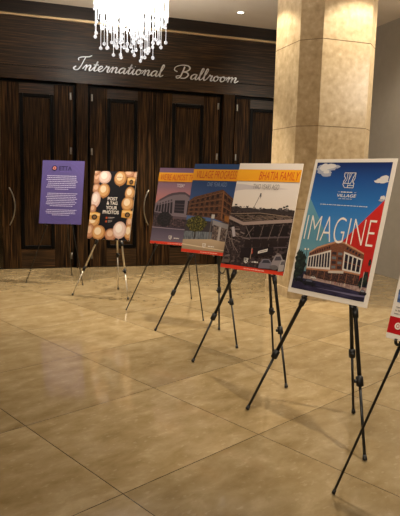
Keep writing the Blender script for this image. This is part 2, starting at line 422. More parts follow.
# ------------------------------------------------------------------ posters
PW, PH, PT = 0.61, 0.914, 0.008
class Sheet:
    """flat print; y runs up from the bottom edge, x from the middle"""
    def __init__(s): s.mb = MB(); s.k = 0
    def z(s, lay=None):
        s.k += 1; return 0.0004 + 0.00006 * (s.k if lay is None else lay)
    def poly(s, pts, mt, lay=None):
        z = s.z(lay); c = lambda v, a, b: max(a, min(b, v))
        pts = [(c(x, -PW / 2, PW / 2), c(y, 0, PH), z) for x, y in pts]
        ar = sum(pts[i][0] * pts[(i + 1) % len(pts)][1] - pts[(i + 1) % len(pts)][0] * pts[i][1] for i in range(len(pts)))
        if ar < 0: pts.reverse()
        s.mb.add(pts, [tuple(range(len(pts)))], mt if not isinstance(mt, str) else ink(mt)); return s
    def rect(s, x0, y0, x1, y1, mt): return s.poly([(x0, y0), (x1, y0), (x1, y1), (x0, y1)], mt)
    def ell(s, cx, cy, rx, ry, mt, n=26, wob=0.0, seed=0):
        r = random.Random(seed)
        return s.poly([(cx + rx * math.cos(2 * math.pi * i / n) * (1 + r.uniform(-wob, wob)), cy + ry * math.sin(2 * math.pi * i / n) * (1 + r.uniform(-wob, wob))) for i in range(n)], mt)
    def line(s, pts, wd, mt, closed=False):
        P = [Vector(p) for p in pts]
        if closed: P.append(P[0])
        for a, b in zip(P, P[1:]):
            d = (b - a).normalized(); n = Vector((-d.y, d.x)) * wd / 2; e = d * wd / 2
            s.poly([a - e + n, b + e + n, b + e - n, a - e - n], mt)
        return s
    def dashes(s, x0, x1, y, h, mt, seed=0):
        r = random.Random(seed); x = x0
        while x < x1 - 0.004:
            l = min(r.uniform(0.008, 0.03), x1 - x); s.rect(x, y - h / 2, x + l, y + h / 2, mt); x += l + 0.005
        return s
    def text(s, body, x0, y0, x1, y1, mt, thin=0.0, shear=0.0):
        cu = bpy.data.curves.new('lettering', 'FONT'); cu.body = body; cu.size = 1.0; cu.offset = thin
        o = bpy.data.objects.new('lettering', cu); COL.objects.link(o)
        dg = bpy.context.evaluated_depsgraph_get(); me = bpy.data.meshes.new_from_object(o.evaluated_get(dg))
        vs = [v_.co.copy() for v_ in me.vertices]; fs = [tuple(p.vertices) for p in me.polygons]
        bpy.data.objects.remove(o); bpy.data.curves.remove(cu); bpy.data.meshes.remove(me)
        for v_ in vs: v_.x += shear * v_.y
        a, b = min(v_.x for v_ in vs), max(v_.x for v_ in vs); c, d = min(v_.y for v_ in vs), max(v_.y for v_ in vs)
        z = s.z()
        out = [(x0 + (v_.x - a) / (b - a) * (x1 - x0), y0 + (v_.y - c) / (d - c) * (y1 - y0), z) for v_ in vs]
        fx = []
        for f in fs:
            p = [out[i] for i in f]
            ar = sum(p[i][0] * p[(i + 1) % len(p)][1] - p[(i + 1) % len(p)][0] * p[i][1] for i in range(len(p)))
            fx.append(f if ar > 0 else tuple(reversed(f)))
        s.mb.add(out, fx, mt if not isinstance(mt, str) else ink(mt)); return s
    def out(s, name, parent, lift=0.0):
        o = s.mb.build(name, parent); o.location = (0, 0, lift); return o

def lerp(a, b, t): return (a[0] + (b[0] - a[0]) * t, a[1] + (b[1] - a[1]) * t)
def quad(A, B, C, D, u0, u1, v0, v1):
    """part of the quad A(left bottom) B(right bottom) C(right top) D(left top)"""
    f = lambda u, v_: lerp(lerp(A, B, u), lerp(D, C, u), v_)
    return [f(u0, v0), f(u1, v0), f(u1, v1), f(u0, v1)]

class Place:
    def __init__(s, c, yaw, tilt):
        y, t = rad(yaw), rad(tilt)
        s.rt = Vector((math.cos(y), math.sin(y), 0)); n = Vector((math.sin(y), -math.cos(y), 0))
        s.up = Vector((0, 0, math.cos(t))) - n * math.sin(t); s.n = s.rt.cross(s.up)
        s.o = Vector(c) - s.up * (PH / 2)
    def w(s, x, y, z): return s.o + s.rt * x + s.up * y + s.n * z
def poster(pl, label, edge=None):
    t = thing('poster', label, 'poster', pl.o, 'display posters on easels')
    t.rotation_euler = Matrix((pl.rt, pl.up, pl.n)).transposed().to_euler()
    b = MB().box((-PW / 2, 0, -PT), (PW / 2, PH, 0), edge or foam_white)
    sharpen(b.build('board', t), 0.0012, 1)
    return t

# --- easels
def easel(pl, feet, kind, label, spread=0.016, strap=False, group='easels holding the posters'):
    A, B, C = [Vector((*f, 0.0)) for f in feet]
    base = (A + B + C) / 3; base.z = 0
    t = thing('easel', label, 'easel', base, group)
    thin = kind == 'thin'
    tube_m = silver_tube if kind == 'silver' else black_metal
    off = -0.034 if not thin else -0.026
    # the legs lean just clear of the sheet's back
    az = off - 0.012
    for F in (A, B):
        e = (F - pl.o).dot(pl.up); tt = 0.53 / (0.53 - e); az = min(az, (-0.025 - tt * (F - pl.o).dot(pl.n)) / (1 - tt))
    apex = pl.w(0, 0.53, az)
    def leg(foot, top, front):
        P, Q = top - base, foot - base; d = (Q - P).normalized()
        end = Q - d * (0.006 / max(0.2, -d.z))
        if thin:
            o = MB().tube([P, P.lerp(end, 0.45), P.lerp(end, 0.46), end], [0.0085, 0.0085, 0.0068, 0.0062], tube_m).build('leg', t)
            MB().tube([P.lerp(end, 0.985), end + Vector((0, 0, 0.0))], [0.0085, 0.0095], black_plastic).build('rubber_foot', o); return o
        ru, rl = (0.0132, 0.009) if kind == 'tele' else (0.0105, 0.008)
        j = (0.72 if front else 0.60) if kind == 'silver' else (0.70 if front else 0.68)
        J = P.lerp(end, j)
        o = MB().tube([P, J], ru, tube_m).tube([J - d * 0.02, end], rl, tube_m).build('leg', t)
        k = MB().tube([J - d * 0.032, J - d * 0.026, J + d * 0.026, J + d * 0.032], [ru, ru * 1.65, ru * 1.65, rl], black_plastic, 12)
        s_ = d.cross(Vector((0, 0, 1))).normalized()
        k.tube([J + s_ * ru, J + s_ * (ru + 0.02)], [0.010, 0.012], black_plastic, 8)
        k.build('lock_collar', o)
        MB().tube([end - d * 0.03, end - d * 0.004, end], [rl * 1.25, rl * 1.6, rl * 1.3], black_plastic).build('rubber_foot', o)
        return o
    tops = {}
    for sgn, F in ((-1, A), (1, B)):
        top = apex + pl.rt * (spread * sgn)
        leg(F, top, True)
        # where the leg crosses the poster's lower edge
        k = (top - pl.o).dot(pl.up); e = (F - pl.o).dot(pl.up); tt = k / (k - e); X = top.lerp(F, tt); d = (F - top).normalized()
        tops[sgn] = X
        x = (X - pl.o).dot(pl.rt); z = (X - pl.o).dot(pl.n)
        lw = lambda a, b, c: pl.w(a, b, c) - base
        L_ = MB()
        if thin:
            pts = [lw(x, -0.016, z - 0.004), lw(x, -0.018, -0.008), lw(x, -0.019, 0.012), lw(x, -0.014, 0.022), lw(x, -0.004, 0.027), lw(x, 0.008, 0.028)]
            L_.tube(pts, 0.0075, black_plastic, 8)
            L_.tube([X - base - d * 0.03, X - base + d * 0.012], 0.012, black_plastic, 10)
        else:
            L_.tube([X - base + d * 0.014, X - base + d * 0.075], [0.021, 0.018], black_plastic, 12)
            L_.tube([lw(x, -0.019, z), lw(x, -0.015, -0.006), lw(x, -0.012, 0.008)], [0.014, 0.011, 0.009], black_plastic, 8)
        L_.build('ledge', t)
    leg(C, apex - pl.n * 0.022, False)
    h = MB().tube([apex - base - pl.up * 0.03, apex - base + pl.up * 0.035], [0.026, 0.022], black_plastic, 14)
    if spread > 0.03: h.tube([apex - base - pl.rt * (spread + 0.012), apex - base + pl.rt * (spread + 0.012)], 0.012, black_plastic, 10)
    h.build('hub', t)
    if strap:
        P = tops[1] - base; pts = []
        for q in range(13):
            a = q / 12; pts.append(P - pl.rt * (0.115 * (1 - a)) + Vector((0, 0, -0.03 - 0.14 * math.sin(math.pi * a) ** 0.6)) - pl.n * 0.03)
        MB().tube([pts[0] + Vector((0, 0, 0.12))] + pts, 0.006, black_plastic, 6).build('strap', t)
    return t

PL = {
 'imagine': Place((1.978, 3.152, 1.252), -67.5, 14.4), 'bhatia': Place((1.959, 4.319, 1.245), -56.4, 15.3),
 'village': Place((1.913, 5.356, 1.252), -51.8, 13.7), 'today': Place((1.855, 6.423, 1.221), -42.8, 14.0),
 'balloon': Place((1.262, 7.498, 1.171), -36.2, 13.9), 'etta': Place((0.695, 8.389, 1.307), -22.5, 12.4),
 'right': Place((1.928, 2.026, 1.243), -72.0, 14.4)}
easel(PL['imagine'], [(1.493, 3.393), (1.856, 2.554), (2.169, 3.147)], 'tele', 'black telescopic easel under the IMAGINE poster')
easel(PL['bhatia'], [(1.438, 4.448), (1.943, 3.692), (2.191, 4.439)], 'tele', 'black telescopic easel under the BHATIA FAMILY construction poster')
easel(PL['village'], [(1.369, 5.496), (1.961, 4.729), (2.021, 5.376)], 'tele', 'black telescopic easel with a hanging strap under the VILLAGE PROGRESS poster', strap=True)
easel(PL['today'], [(1.254, 6.449), (1.985, 5.773), (2.202, 6.909)], 'thin', "thin black easel under the purple-sky WE'RE ALMOST THERE poster", spread=0.07)
easel(PL['balloon'], [(0.734, 7.415), (1.394, 7.014), (1.385, 7.681)], 'silver', 'silver-legged easel with black joints under the balloon poster')
easel(PL['etta'], [(0.182, 8.402), (0.954, 8.083), (0.889, 8.963)], 'thin', 'thin black easel under the purple ETTA text poster by the doors', spread=0.04)
easel(PL['right'], [(1.499, 2.305), (1.80, 1.43), (2.13, 2.02)], 'thin', 'thin black easel at the right edge under the red-banded poster', spread=0.12)

# --- IMAGINE
def poster_imagine():
    t = poster(PL['imagine'], 'white-bordered IMAGINE poster with blue sky, red and teal triangles and a street-corner building')
    s = Sheet(); x0, x1, y0, y1 = -0.281, 0.279, 0.032, 0.891
    sky = grad('print_sky_blue', 0.35, 0.89, [(0.0, '#4f92cc'), (0.45, '#2f74bc'), (0.78, '#1d4f96'), (1.0, '#12265e')])
    s.rect(x0, y0, x1, y1, sky)
    s.poly([(x0, 0.648), (-0.09, 0.409), (0.0, 0.29), (x0, 0.10)], grad('print_teal', 0.1, 0.65, [(0, '#7d9a96'), (0.5, '#5a90a6'), (1, '#6a9fb4')]))
    s.poly([(x1, 0.659), (0.1065, 0.458), (0.0492, 0.389), (0.0, 0.30), (x1, 0.10)], grad('print_red', 0.1, 0.66, [(0, '#b3241f'), (1, '#cf2a26')]))
    cl, cd = ink('#d9d4d2'), ink('#a9acbc')
    for c in ((-0.225, 0.845, 0.05, 0.035), (-0.175, 0.858, 0.055, 0.026), (-0.125, 0.862, 0.03, 0.012), (-0.19, 0.815, 0.04, 0.022)):
        s.ell(*c, cd, 18, 0.18, int(c[0] * -1000))
    for c in ((-0.215, 0.858, 0.042, 0.024), (-0.165, 0.866, 0.04, 0.016), (-0.195, 0.828, 0.025, 0.014)): s.ell(*c, cl, 18, 0.2, int(c[1] * 1000))
    for c in ((0.235, 0.775, 0.042, 0.017), (0.245, 0.79, 0.03, 0.018), (0.205, 0.77, 0.026, 0.009)): s.ell(*c, cl, 18, 0.15, int(c[0] * 1000))
    s.ell(0.262, 0.668, 0.017, 0.016, cl, 14, 0.2, 3); s.ell(0.255, 0.655, 0.02, 0.008, cd, 14, 0.2, 4)
    # street and pavement
    st = mottled('print_asphalt', [(0.35, '#1d1a2c'), (0.55, '#2f2a44'), (0.7, '#463f5c')], 22, (0.5, 3, 1))
    s.rect(x0, y0, x1, 0.155, st)
    s.poly([(-0.20, 0.135), (-0.0185, 0.121), (x1, 0.118), (x1, 0.085), (0.0528, 0.100), (-0.20, 0.107)], mottled('print_pavement', [(0.35, '#8e6f6a'), (0.6, '#b59a92')], 60))
    s.poly([(-0.10, 0.062), (0.20, 0.055), (0.279, 0.06), (0.279, 0.068), (0.1, 0.066)], '#6c6580')
    # building
    A, B, C, D = (-0.188, 0.178), (-0.004, 0.190), (-0.026, 0.317), (-0.195, 0.255)
    E, F, G, H = (0.085, 0.200), (0.216, 0.1936), (0.213, 0.285), (0.072, 0.3174)
    brick = mottled('print_brick', [(0.35, '#6a3f2e'), (0.6, '#82503a'), (0.75, '#966248')], 120)
    dark = ink('#231d2a'); cream = ink('#d8cdc4')
    s.poly([(-0.1907, 0.2555), (-0.192, 0.285), (-0.135, 0.326), (-0.0132, 0.3734), (0.02, 0.383), (0.0613, 0.377), (0.2141, 0.3234), (0.2197, 0.2838), (0.215, 0.20), (0.08, 0.2), (-0.004, 0.19), (-0.185, 0.18)], brick)
    s.poly([(-0.192, 0.285), (-0.135, 0.326), (-0.0132, 0.3734), (0.02, 0.383), (0.0613, 0.377), (0.2141, 0.3234), (0.214, 0.314), (0.0613, 0.365), (0.02, 0.37), (-0.0132, 0.361), (-0.135, 0.314), (-0.191, 0.275)], '#c08a68')
    for k in range(9):
        q = k / 9; a = lerp((-0.183, 0.268), (-0.03, 0.332), q); s.rect(a[0], a[1], a[0] + 0.009, a[1] + 0.014, dark)
    for k in range(5):
        q = k / 5; a = lerp((0.085, 0.332), (0.2, 0.293), q); s.rect(a[0], a[1], a[0] + 0.014, a[1] + 0.014, dark)
    s.poly([A, B, C, D], cream); s.poly([E, F, G, H], cream)
    for k in range(8): s.poly(quad(A, B, C, D, 0.045 + k * 0.119, 0.045 + k * 0.119 + 0.080, 0.12, 0.90), dark)
    for k in range(4):
        s.poly(quad(E, F, G, H, 0.08 + k * 0.23, 0.08 + k * 0.23 + 0.165, 0.10, 0.90), dark)
        s.poly(quad(E, F, G, H, 0.08 + k * 0.23, 0.08 + k * 0.23 + 0.165, 0.46, 0.52), brick)
    M_ = [(-0.004, 0.192), (0.085, 0.200), (0.072, 0.317), (-0.026, 0.316)]
    for i in range(2):
        for j in range(4): s.poly(quad(*M_, 0.10 + i * 0.48, 0.44 + i * 0.46, 0.06 + j * 0.24, 0.20 + j * 0.24), ink('#3a2c30') if (i + j) % 2 else ink('#6c6f74'))
    s.poly([(-0.188, 0.1784), (-0.004, 0.1905), (0.085, 0.2), (0.216, 0.1936), (0.216, 0.184), (0.085, 0.189), (-0.004, 0.179), (-0.188, 0.168)], '#b07a58')
    s.poly([(-0.187, 0.168), (-0.004, 0.179), (0.085, 0.189), (0.216, 0.184), (0.223, 0.122), (-0.0185, 0.120), (-0.187, 0.130)], mottled('print_shopfront', [(0.40, '#221920'), (0.55, '#46302c'), (0.70, '#845a40')], 160))
    for k in range(7): s.rect(-0.15 + k * 0.055, 0.125, -0.144 + k * 0.055, 0.18, '#7c5240')
    s.poly([(-0.012, 0.183), (0.10, 0.196), (0.10, 0.180), (-0.012, 0.168)], '#c8b9ac')
    # trees, cars, lamps
    tree = mottled('print_tree_dark', [(0.4, '#12181a'), (0.6, '#26332c'), (0.75, '#3f5048')], 60)
    s.ell(-0.262, 0.235, 0.03, 0.06, tree, 22, 0.25, 1); s.ell(-0.245, 0.20, 0.045, 0.075, tree, 22, 0.22, 2); s.ell(-0.255, 0.13, 0.026, 0.05, tree, 18, 0.2, 3)
    s.line([(-0.205, 0.09), (-0.212, 0.30), (-0.225, 0.305)], 0.004, '#20202a'); s.ell(-0.228, 0.300, 0.008, 0.006, '#e8e0d0'); s.ell(-0.204, 0.301, 0.007, 0.006, '#e8e0d0')
    s.ell(0.262, 0.17, 0.016, 0.05, tree, 20, 0.25, 4); s.ell(0.235, 0.145, 0.016, 0.035, tree, 18, 0.25, 5); s.ell(0.268, 0.27, 0.010, 0.022, tree, 18, 0.3, 9); s.line([(0.245, 0.09), (0.243, 0.21)], 0.003, '#cfc4bc')
    def car(cx, cy, w_, h, c, g):
        s.poly([(cx - w_, cy - h * .5), (cx + w_, cy - h * .55), (cx + w_, cy), (cx + w_ * .6, cy + h * .1), (cx + w_ * .35, cy + h * .6), (cx - w_ * .5, cy + h * .6), (cx - w_ * .8, cy + h * .05), (cx - w_, cy)], c)
        s.poly([(cx + w_ * .45, cy + h * .1), (cx + w_ * .3, cy + h * .5), (cx - w_ * .42, cy + h * .5), (cx - w_ * .6, cy + h * .1)], g)
        for q in (-.55, .6): s.ell(cx + w_ * q, cy - h * .5, h * .22, h * .22, '#0b0b10', 12)
    car(-0.14, 0.088, 0.052, 0.034, '#191a24', '#56586a'); car(-0.115, 0.124, 0.022, 0.014, '#d8d2cc', '#44424c'); car(0.262, 0.088, 0.026, 0.024, '#23222c', '#8a8c98'); car(-0.225, 0.10, 0.035, 0.03, '#15161e', '#3c3e4c')
    for k in range(5): s.rect(0.02 + 0.035 * k, 0.104, 0.024 + 0.035 * k, 0.12 + 0.003 * (k % 2), ['#e0d2c6', '#a33a30', '#2c2630', '#d8c8b0', '#6b4b44'][k])
    s.out('photo_print', t)
    s = Sheet(); s.text('IMAGINE', -0.262, 0.364, 0.260, 0.531, '#f1e6dc', -0.019); s.out('title_lettering', t, 0.004)
    s = Sheet(); W_ = '#eee8e2'
    s.line([(-0.042, 0.821), (0.040, 0.821), (0.040, 0.785), (0.031, 0.765), (0.040, 0.750), (0.040, 0.724), (-0.024, 0.724), (-0.040, 0.742), (-0.040, 0.765), (-0.030, 0.785), (-0.042, 0.800)], 0.0036, W_, True)
    s.line([(-0.018, 0.818), (-0.018, 0.775), (-0.030, 0.755)], 0.003, W_); s.line([(-0.003, 0.82), (-0.003, 0.745)], 0.003, W_); s.line([(0.012, 0.818), (0.0, 0.78)], 0.003, W_)
    s.line([(0.036, 0.815), (0.012, 0.745)], 0.003, W_); s.line([(0.026, 0.795), (0.026, 0.755)], 0.003, W_); s.line([(-0.035, 0.752), (0.01, 0.752)], 0.003, W_); s.line([(-0.003, 0.738), (0.036, 0.738)], 0.0034, W_); s.line([(-0.003, 0.738), (-0.003, 0.726)], 0.004, W_)
    s.out('emblem', t, 0.004); s = Sheet()
    s.text('VILLAGE', -0.068, 0.662, 0.075, 0.682, W_, 0.008, 0.12); s.dashes(-0.044, 0.046, 0.695, 0.0055, W_, 3); s.rect(-0.066, 0.6945, -0.052, 0.696, W_); s.rect(0.056, 0.6935, 0.072, 0.695, W_)
    s.dashes(-0.052, 0.048, 0.651, 0.0045, '#b9c4d4', 5); s.out('emblem_lettering', t, 0.004)
    s = Sheet(); s.dashes(-0.185, 0.175, 0.608, 0.0048, '#cfd6e0', 8); s.out('tagline_text', t, 0.004)
poster_imagine()

# --- shared bits of the three progress posters
def clutter(s, x0, y0, x1, y1, n, cols, seed, sz=0.03):
    r = random.Random(seed)
    for _ in range(n):
        x, y, a = r.uniform(x0, x1), r.uniform(y0, y1), r.uniform(-0.5, 0.5); w_, h = r.uniform(0.2, 1) * sz, r.uniform(0.1, 0.5) * sz
        c, q = math.cos(a), math.sin(a)
        s.poly([(x + u * w_ * c - v_ * h * q, y + u * w_ * q + v_ * h * c) for u, v_ in ((-1, -1), (1, -1), (0.9, 1), (-0.9, 0.9))], r.choice(cols))
def shield(s, cx, cy, k, c):
    s.line([(cx - k, cy + k), (cx + k * .8, cy + k), (cx + k * .8, cy - k * .2), (cx + k * .2, cy - k), (cx - k * .8, cy - k * .5)], k * .22, c, True)
    s.line([(cx - k * .1, cy + k), (cx - k * .1, cy - k * .7)], k * .18, c); s.line([(cx + k * .5, cy + k * .7), (cx, cy - k * .4)], k * .18, c)
def progress(pl, label, head, hx, sub, sx, subcol, top_mt, band_y=(0.750, 0.858)):
    t = poster(PL[pl], label)
    s = Sheet(); s.rect(-0.305, 0, 0.305, 0.914, top_mt)
    return t, s
def finish(t, s, head, hx, sub, sx, subcol, logo_x, band_y):
    s.out('photo_print', t)
    b = Sheet(); b.rect(-0.305, band_y[0], 0.305, band_y[1], grad('print_orange', 0.74, 0.86, [(0, '#e79a1e'), (1, '#eda826')])); b.out('heading_band', t, 0.004)
    h = Sheet(); h.text(head, hx[0], hx[2], hx[1], hx[3], '#c8401f', -0.005, 0.18); h.out('heading_text', t, 0.0055)
    h = Sheet(); h.text(sub, sx[0], sx[2], sx[1], sx[3], subcol, -0.004, 0.15); h.out('subheading_text', t, 0.0055)
    f = Sheet(); f.rect(-0.305, 0.0, 0.305, 0.031, '#d33a24'); f.dashes(-0.07, 0.13, 0.0155, 0.006, '#efc4b4', 4); f.out('footer_band', t, 0.004)
    l = Sheet(); shield(l, logo_x, 0.082, 0.020, '#e8e2dc'); l.out('emblem', t, 0.0055)
    l = Sheet(); l.dashes(logo_x + 0.045, logo_x + 0.115, 0.079, 0.010, '#d8d2cc', 6); l.out('emblem_lettering', t, 0.0055)

def poster_bhatia():
    sky = grad('print_overcast', 0.5, 0.914, [(0, '#d8cabd'), (0.4, '#d9cec6'), (1, '#e2d8d0')])
    t, s = progress('bhatia', 'BHATIA FAMILY poster with a pale sky over a building site photo', 0, 0, 0, 0, 0, sky)
    s.poly([(-0.305, 0.735), (-0.2, 0.728), (-0.08, 0.712), (-0.02, 0.702), (-0.10, 0.69), (-0.20, 0.685), (-0.305, 0.67)], '#bdb4b6'); s.poly([(0.02, 0.70), (0.12, 0.71), (0.22, 0.70), (0.12, 0.692)], '#cbbfba')
    site = mottled('print_building_site', [(0.34, '#171112'), (0.48, '#2e2324'), (0.60, '#4a3b3a'), (0.74, '#766661')], 45, (1, 1.4, 1), detail=8)
    s.rect(-0.305, 0.0, 0.305, 0.515, site)
    s.poly([(-0.305, 0.53), (-0.25, 0.538), (-0.21, 0.522), (-0.12, 0.53), (-0.03, 0.522), (0.08, 0.532), (0.15, 0.525), (0.22, 0.534), (0.305, 0.528), (0.305, 0.49), (-0.305, 0.50)], '#3a3130')
    for x, y in ((0.225, 0.555), (0.20, 0.545), (-0.27, 0.545)):
        s.line([(x, 0.52), (x + 0.003, y)], 0.003, '#2a2422'); s.ell(x + 0.003, y + 0.004, 0.014, 0.008, '#2a2a26', 12, 0.35, int(y * 1000))
    s.line([(-0.087, 0.52), (-0.041, 0.65)], 0.005, '#6a5c58'); s.line([(-0.041, 0.65), (-0.036, 0.615)], 0.004, '#6a5c58'); s.poly([(-0.046, 0.655), (-0.034, 0.660), (-0.03, 0.625), (-0.042, 0.63)], '#45424a')
    s.poly([(-0.28, 0.465), (-0.0115, 0.487), (0.28, 0.47), (0.305, 0.45), (-0.15, 0.405)], '#2e2422')
    for k in range(9): s.line([lerp((-0.25, 0.458), (0.24, 0.483), k / 8), lerp((-0.13, 0.418), (0.30, 0.452), k / 8)], 0.003, '#7a665a')
    for k in range(4): s.line([lerp((-0.27, 0.462), (-0.15, 0.41), (k + .5) / 4), lerp((0.25, 0.478), (0.304, 0.448), (k + .5) / 4)], 0.003, '#8a7464')
    cr = ink('#948079')
    clutter(s, -0.30, 0.04, 0.30, 0.36, 70, ['#1a1415', '#3a2f30', '#5b4d4b', '#2a2224', '#756763', '#44383a'], 21)
    clutter(s, -0.25, 0.43, 0.28, 0.475, 26, ['#1a1415', '#4a3d3b', '#665651'], 22, 0.016)
    clutter(s, -0.29, 0.515, 0.29, 0.535, 30, ['#2c2728', '#4a4242', '#5d5352'], 23, 0.018)
    s.poly([(-0.305, 0.45), (-0.156, 0.403), (0.305, 0.4556), (0.305, 0.428), (-0.150, 0.374), (-0.305, 0.420)], cr); s.line([(-0.305, 0.47), (-0.28, 0.466), (-0.0115, 0.488), (0.29, 0.472)], 0.005, '#8f7a6a')
    Q_ = [(-0.115, 0.117), (0.301, 0.164), (0.303, 0.422), (-0.150, 0.374)]
    dk = ink('#191214'); md = ink('#54474a')
    for k in range(5):
        s.poly(quad(*Q_, 0.06 + k * 0.185, 0.215 + k * 0.185, 0.60, 0.93), dk); s.poly(quad(*Q_, 0.06 + k * 0.185, 0.215 + k * 0.185, 0.27, 0.53), ink('#241a1a'))
    s.poly(quad(*Q_, 0, 1, 0.54, 0.59), md); s.poly(quad(*Q_, 0.0, 1, 0.22, 0.26), md)
    for k in range(3): s.line([(0.03 + k * 0.085, 0.27), (0.05 + k * 0.09, 0.39 + 0.01 * k)], 0.004, '#7b6a62')
    for a, b in (((-0.12, 0.37), (-0.05, 0.27)), ((-0.04, 0.37), (-0.10, 0.28)), ((-0.278, 0.347), (-0.193, 0.274)), ((-0.30, 0.30), (-0.155, 0.142)), ((-0.30, 0.21), (-0.245, 0.134)), ((-0.26, 0.31), (-0.20, 0.16)), ((-0.28, 0.26), (-0.15, 0.23)), ((-0.30, 0.33), (-0.24, 0.19)), ((-0.18, 0.28), (-0.06, 0.26))):
        s.line([a, b], 0.004, '#80706a')
    s.poly([(-0.262, 0.35), (-0.235, 0.357), (-0.205, 0.275), (-0.232, 0.268)], '#aaa0a4')
    s.poly([(-0.129, 0.1826), (0.1786, 0.217), (0.19, 0.154), (-0.116, 0.0975)], ink('#1f171a'))
    s.poly([(0.0432, 0.1499), (0.1278, 0.176), (0.1294, 0.2002), (0.0438, 0.1700)], '#cfc6c0'); s.line([(0.055, 0.164), (0.118, 0.185)], 0.005, '#4a4648')
    s.ell(-0.018, 0.178, 0.007, 0.009, '#c23a2a', 12); s.ell(-0.014, 0.155, 0.008, 0.014, '#a8402c', 12); s.line([(-0.02, 0.10), (-0.02, 0.19)], 0.004, '#b09a88')
    def cab(cx, cy, w_, h, c, g):
        s.poly([(cx - w_, cy - h), (cx + w_, cy - h * .8), (cx + w_ * 1.1, cy + h * .2), (cx + w_ * .5, cy + h), (cx - w_ * .5, cy + h * .9), (cx - w_ * .9, cy)], c)
        s.poly([(cx - w_ * .55, cy + h * .1), (cx + w_ * .8, cy + h * .25), (cx + w_ * .4, cy + h * .8), (cx - w_ * .35, cy + h * .7)], g)
    cab(0.13, 0.075, 0.06, 0.042, '#6c6670', '#35333c'); cab(0.235, 0.105, 0.05, 0.055, '#857b7c', '#463f46'); cab(0.285, 0.075, 0.03, 0.05, '#98908e', '#5a5458'); cab(-0.26, 0.07, 0.04, 0.03, '#5a4c46', '#2a2224')
    s.ell(0.215, 0.055, 0.04, 0.02, '#5f5858', 16, 0.1, 2)
    finish(t, s, 'BHATIA FAMILY', (-0.083, 0.294, 0.772, 0.842), 'TWO YEARS AGO', (-0.125, 0.127, 0.690, 0.734), '#7c7674', -0.060, (0.758, 0.860))
poster_bhatia()

def poster_village():
    sky = grad('print_deep_blue', 0.35, 0.914, [(0, '#4c6492'), (0.3, '#3b5488'), (0.7, '#27406f'), (1, '#2a4a80')])
    t, s = progress('village', 'VILLAGE PROGRESS poster with a deep blue sky over a half-built brown block', 0, 0, 0, 0, 0, sky)
    s.rect(-0.305, 0.0, 0.305, 0.33, '#3a3338')
    br = mottled('print_plywood', [(0.35, '#452b20'), (0.55, '#5f3e2d'), (0.72, '#785440')], 70); ed = ink('#835b40'); dk = ink('#2c1c1a')
    s.poly([(-0.305, 0.53), (-0.248, 0.571), (0.0761, 0.657), (0.1964, 0.577), (0.25, 0.54), (0.26, 0.32), (0.198, 0.317), (0.0, 0.364), (-0.305, 0.377)], br)
    L_ = [(-0.30, 0.377), (0.10, 0.36), (0.078, 0.645), (-0.29, 0.535)]
    R_ = [(0.105, 0.36), (0.25, 0.32), (0.245, 0.535), (0.082, 0.645)]
    for j in range(4):
        for i in range(6): s.poly(quad(*L_, 0.05 + i * 0.155, 0.13 + i * 0.155, 0.06 + j * 0.24, 0.19 + j * 0.24), dk)
        for i in range(3): s.poly(quad(*R_, 0.12 + i * 0.30, 0.32 + i * 0.30, 0.06 + j * 0.24, 0.20 + j * 0.24), dk)
        s.poly(quad(*L_, 0, 1, 0.215 + j * 0.24, 0.235 + j * 0.24), ed); s.poly(quad(*R_, 0, 1, 0.215 + j * 0.24, 0.235 + j * 0.24), ed)
    s.poly(quad(*R_, 0, 0.10, 0, 1), '#86583a'); s.poly([(0.14, 0.40), (0.2, 0.385), (0.2, 0.33), (0.15, 0.345)], '#94602f')
    s.poly([(0.0144, 0.345), (0.26, 0.30), (0.26, 0.25), (0.2, 0.24), (0.02, 0.29)], '#8b8688'); s.poly([(0.03, 0.30), (0.26, 0.25), (0.26, 0.12), (0.03, 0.13)], mottled('print_site_fence', [(0.4, '#3a3032'), (0.55, '#6a5a54'), (0.7, '#94847a')], 40, (2, 1, 1)))
    s.rect(0.10, 0.12, 0.125, 0.28, '#a39a96'); s.rect(0.19, 0.12, 0.21, 0.26, '#8f8682')
    s.poly([(-0.305, 0.215), (0.03, 0.222), (0.03, 0.150), (-0.305, 0.124)], mottled('print_fence_grey', [(0.4, '#4c5058'), (0.65, '#7d8288')], 30, (3, 0.6, 1)))
    s.ell(-0.17, 0.295, 0.12, 0.085, mottled('print_tree_yellow', [(0.36, '#16180e'), (0.5, '#3d3c1c'), (0.62, '#6f672a'), (0.75, '#9a9046')], 70), 36, 0.13, 5); s.rect(-0.178, 0.14, -0.165, 0.23, '#2c2018')
    s.rect(-0.003, 0.12, 0.008, 0.40, '#6e6460'); s.rect(-0.006, 0.36, 0.03, 0.40, '#b9b4b0')
    s.poly([(-0.305, 0.127), (0.03, 0.152), (0.305, 0.125), (0.305, 0.0), (-0.305, 0.0)], grad('print_tan_road', 0.0, 0.15, [(0, '#8e7a62'), (1, '#b9a184')])); s.poly([(-0.305, 0.085), (0.305, 0.05), (0.305, 0.042), (-0.305, 0.074)], '#d2bd9e')
    finish(t, s, 'VILLAGE PROGRESS', (-0.26, 0.212, 0.765, 0.842), 'ONE YEAR AGO', (-0.115, 0.115, 0.684, 0.726), '#8093b8', -0.038, (0.742, 0.858))
poster_village()

